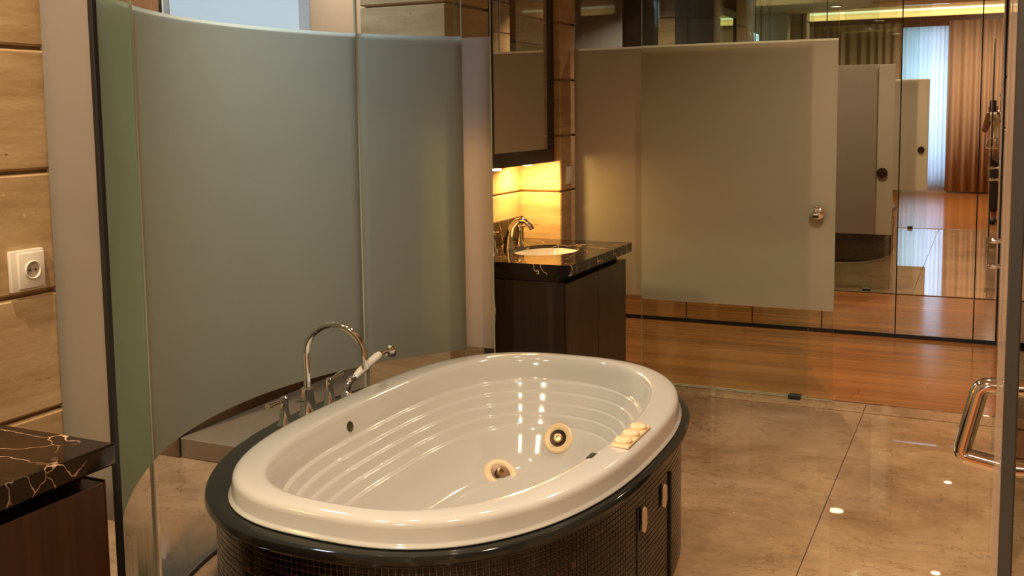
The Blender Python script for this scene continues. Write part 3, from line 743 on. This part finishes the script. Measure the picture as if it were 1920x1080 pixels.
tube('door_handle', [(.009, 4.40, .990), (.009, 4.40, .862)], .0062, CHROME, sd2, 12)

# ------------------------------------------------------------------ bedroom curtains (seen in the mirrors)
def curtain(name, x0, x1, y, z0, z1, amp, pitch, mat, lab, cat, grp=None):
    bm = bmesh.new(); n = int((x1 - x0) / pitch * 10); prev = None; ph = random.random() * 6
    for k in range(n + 1):
        x = x0 + (x1 - x0) * k / n
        a = amp * math.sin(2 * PI * x / pitch + ph + 1.3 * math.sin(x * 7.1)) 
        col = [bm.verts.new((x, y + a * (.6 + .4 * (1 - s)) , z0 + (z1 - z0) * s)) for s in (0, .5, 1)]
        if prev:
            for j in range(2): bm.faces.new((prev[j], col[j], col[j + 1], prev[j + 1]))
        prev = col
    o = frombm(name, bm, mat, None, True); props(o, lab, cat, grp)
    md = o.modifiers.new('thick', 'SOLIDIFY'); md.thickness = .004; return o
curtain('curtain', -.67, 1.6, -5.33, .03, 2.97, .055, .15, DRAPE, 'tan pleated curtain right of the bedroom window, seen in the mirror', 'curtain')
curtain('curtain', -3.4, -1.43, -5.33, .03, 2.97, .055, .15, DRAPE, 'tan pleated curtain left of the bedroom window, seen above the frosted door', 'curtain')
curtain('sheer_curtain', -1.45, -.66, -5.45, .10, 2.97, .02, .075, SHEER, 'pale blue sheer curtain over the bedroom window, seen in the mirror', 'curtain')

# ------------------------------------------------------------------ photographer (in the mirror)
def skin(name, chains, mat, parent, sub=2):
    """chains: list of (parent index or None, (x,y,z), radius) with shared vertex indices"""
    vs = [c[1] for c in chains]; es = [(c[0], i) for i, c in enumerate(chains) if c[0] is not None]
    me = bpy.data.meshes.new(name); 
    offp = parent.location
    me.from_pydata([tuple(Vector(v) - offp) for v in vs], es, [])
    o = bpy.data.objects.new(name, me); COL.objects.link(o); o.parent = parent; me.materials.append(mat)
    m = o.modifiers.new('skin', 'SKIN'); m.use_smooth_shade = True
    for i, c in enumerate(chains):
        r = c[2]; me.skin_vertices[0].data[i].radius = r if isinstance(r, tuple) else (r, r)
        me.skin_vertices[0].data[i].use_root = (c[0] is None)
    s = o.modifiers.new('sub', 'SUBSURF'); s.levels = sub; s.render_levels = sub; return o
PX, PY = .19, -.36
per = thing('person', (PX, PY, 0), 'person in pale shirt photographing with a phone, partly seen in the mirror edge', 'person')
def P3(dx, dy, z): return (PX + dx, PY + dy, z)
ch = [(None, P3(0, 0, .93), (.13, .10)), (0, P3(0, .01, 1.10), (.115, .085)), (1, P3(0, .0, 1.28), (.14, .095)), (2, P3(0, 0, 1.39), (.10, .07)), (3, P3(0, .01, 1.46), .05), (4, P3(0, .03, 1.53), (.06, .07)), (5, P3(0, .03, 1.61), (.075, .088)), (6, P3(0, .02, 1.67), (.055, .065)),
      (3, P3(-.17, .0, 1.37), .052), (8, P3(-.215, .03, 1.26), .044), (9, P3(-.235, .08, 1.185), .038), (10, P3(-.215, .19, 1.31), .034), (11, P3(-.195, .285, 1.425), .024),
      (3, P3(.17, .0, 1.37), .052), (13, P3(.19, .06, 1.24), .044), (14, P3(.18, .12, 1.17), .038), (15, P3(.02, .22, 1.32), .033), (16, P3(-.10, .285, 1.43), .024),
      (0, P3(-.09, 0, .86), .088), (18, P3(-.10, .02, .48), .055), (19, P3(-.10, 0, .28), .052), (20, P3(-.10, -.01, .09), .034), (21, P3(-.11, .06, .045), .035), (22, P3(-.115, .14, .035), .028),
      (0, P3(.09, 0, .86), .088), (24, P3(.10, .02, .48), .055), (25, P3(.10, 0, .28), .052), (26, P3(.10, -.01, .09), .034), (27, P3(.11, .06, .045), .035), (28, P3(.115, .14, .035), .028)]
skin('body', ch, SKIN, per)
skin('shirt', [(None, P3(0, 0, .97), (.150, .118)), (0, P3(0, .01, 1.12), (.140, .108)), (1, P3(0, 0, 1.28), (.158, .112)), (2, P3(0, 0, 1.40), (.10, .078)), (3, P3(-.165, 0, 1.372), .064), (4, P3(-.205, .02, 1.285), .060), (3, P3(.165, 0, 1.372), .064), (6, P3(.185, .04, 1.275), .060)], SHIRT, per)
skin('trousers', [(None, P3(0, 0, .90), (.150, .118)), (0, P3(-.09, 0, .80), .102), (1, P3(-.10, .02, .48), .073), (2, P3(-.10, 0, .14), .058), (0, P3(.09, 0, .80), .102), (4, P3(.10, .02, .48), .073), (5, P3(.10, 0, .14), .058)], TROUS, per)
skin('shirt_hem', [(None, P3(0, 0, .955), (.154, .122)), (0, P3(0, 0, .93), (.154, .122))], BELT, per)
for s in (-1, 1): skin('shoe', [(None, P3(s * .10, -.05, .045), .045), (0, P3(s * .108, .05, .045), .050), (1, P3(s * .115, .16, .035), .038)], HAIR, per)
skin('hair', [(None, P3(0, .0, 1.58), (.080, .075)), (0, P3(0, .005, 1.66), (.086, .095)), (1, P3(0, .01, 1.705), (.05, .055))], HAIR, per)
for s in (-1, 1):
    lathe('eye', [(0, .006), (.008, .003), (.010, 0)], P3(s * .03, .112, 1.61), (0, 1, 0), DARK, per, 10)
skin('nose', [(None, P3(0, .11, 1.60), .012), (0, P3(0, .130, 1.575), .012)], SKIN, per, 1)
tube('mouth', [P3(-.022, .105, 1.545), P3(0, .112, 1.543), P3(.022, .105, 1.545)], .005, plain('lips', (.16, .06, .045), .6), per, 8)
for (hx, fx) in ((-.195, 1), (-.10, -1)):
    for k in range(4):
        b = Vector(P3(hx, .290, 1.435 + k * .018)); skin('finger', [(None, tuple(b), .0085), (0, tuple(b + Vector((-.006 * fx, .030, .004))), .008), (1, tuple(b + Vector((.012 * fx, .044 + .002 * (k % 2), .005))), .0075)], SKIN, per, 1)
    b = Vector(P3(hx, .280, 1.43)); skin('thumb', [(None, tuple(b), .010), (0, tuple(b + Vector((.022 * fx, .012, .018))), .009), (1, tuple(b + Vector((.036 * fx, .018, .040))), .008)], SKIN, per, 1)
ph = thing('phone', (.04, -.045, 1.425), 'black phone held up in both hands, reflected in the mirror edge', 'phone')
box('phone_body', .005, .080, -.052, -.043, 1.425, 1.575, DARK, ph, .003, 2)
lathe('camera_lens', [(.006, 0), (.006, .002), (0, .002)], (.018, -.043, 1.555), (0, 1, 0), CHROME, ph, 14)

# ------------------------------------------------------------------ ceiling downlights
def downlight(x, y, z, power, lab, r=.045, col=WARM, spread=120):
    t = thing('downlight', (x, y, z - .012), lab, 'downlight')
    lathe('trim_ring', [(r + .018, 0), (r + .016, .008), (r, .010), (r - .002, .004)], (x, y, z), (0, 0, -1), WHITEP, t, 24)
    lathe('lamp_lens', [(r - .002, .004), (0, .004)], (x, y, z), (0, 0, -1), LAMP, t, 24)
    area('downlight_beam', (x, y, z - .014), (x, y, 0), r * 1.9, power, col, spread=spread)
downlight(-1.30, 3.50, 2.61, 1.8, 'large recessed lamp in the oval raft over the far end of the tub', .075, (1.0, .82, .62))
downlight(-1.55, 2.30, 2.61, 1.6, 'recessed lamp in the oval raft over the near end of the tub', .055, (1.0, .82, .62))
downlight(-.32, 4.20, HB, 22, 'recessed ceiling lamp over the walkway near the glass wall')
downlight(-.30, 1.65, HB, 20, 'recessed ceiling lamp over the walkway near the shower door')
downlight(-1.85, 1.25, HB, 20, 'recessed ceiling lamp over the near vanity')
downlight(-1.00, 6.25, HB, 26, 'recessed corridor lamp in front of the wardrobe centre')
downlight(-2.60, 6.25, HB, 14, 'recessed corridor lamp in front of the wardrobe left part')
downlight(-2.90, 4.75, HB, 7, 'added fill lamp at the far end of the washroom')  # unseen lamp added to lift the dark grey panel beyond the window
downlight(-3.30, 2.60, HB, 36, 'recessed lamp in the washroom behind the curved screen')
downlight(-.90, -1.10, 3.36, 150, 'added bedroom fill lamp nearest the bathroom', .06, (1.0, .80, .58), 170)  # unseen lamp added so the second door's frosted glass brightens
downlight(.10, -3.40, 3.36, 120, 'added bedroom fill lamp nearest the curtains', .06, (1.0, .80, .58), 170)  # unseen lamp added to brighten the bedroom and its curtains
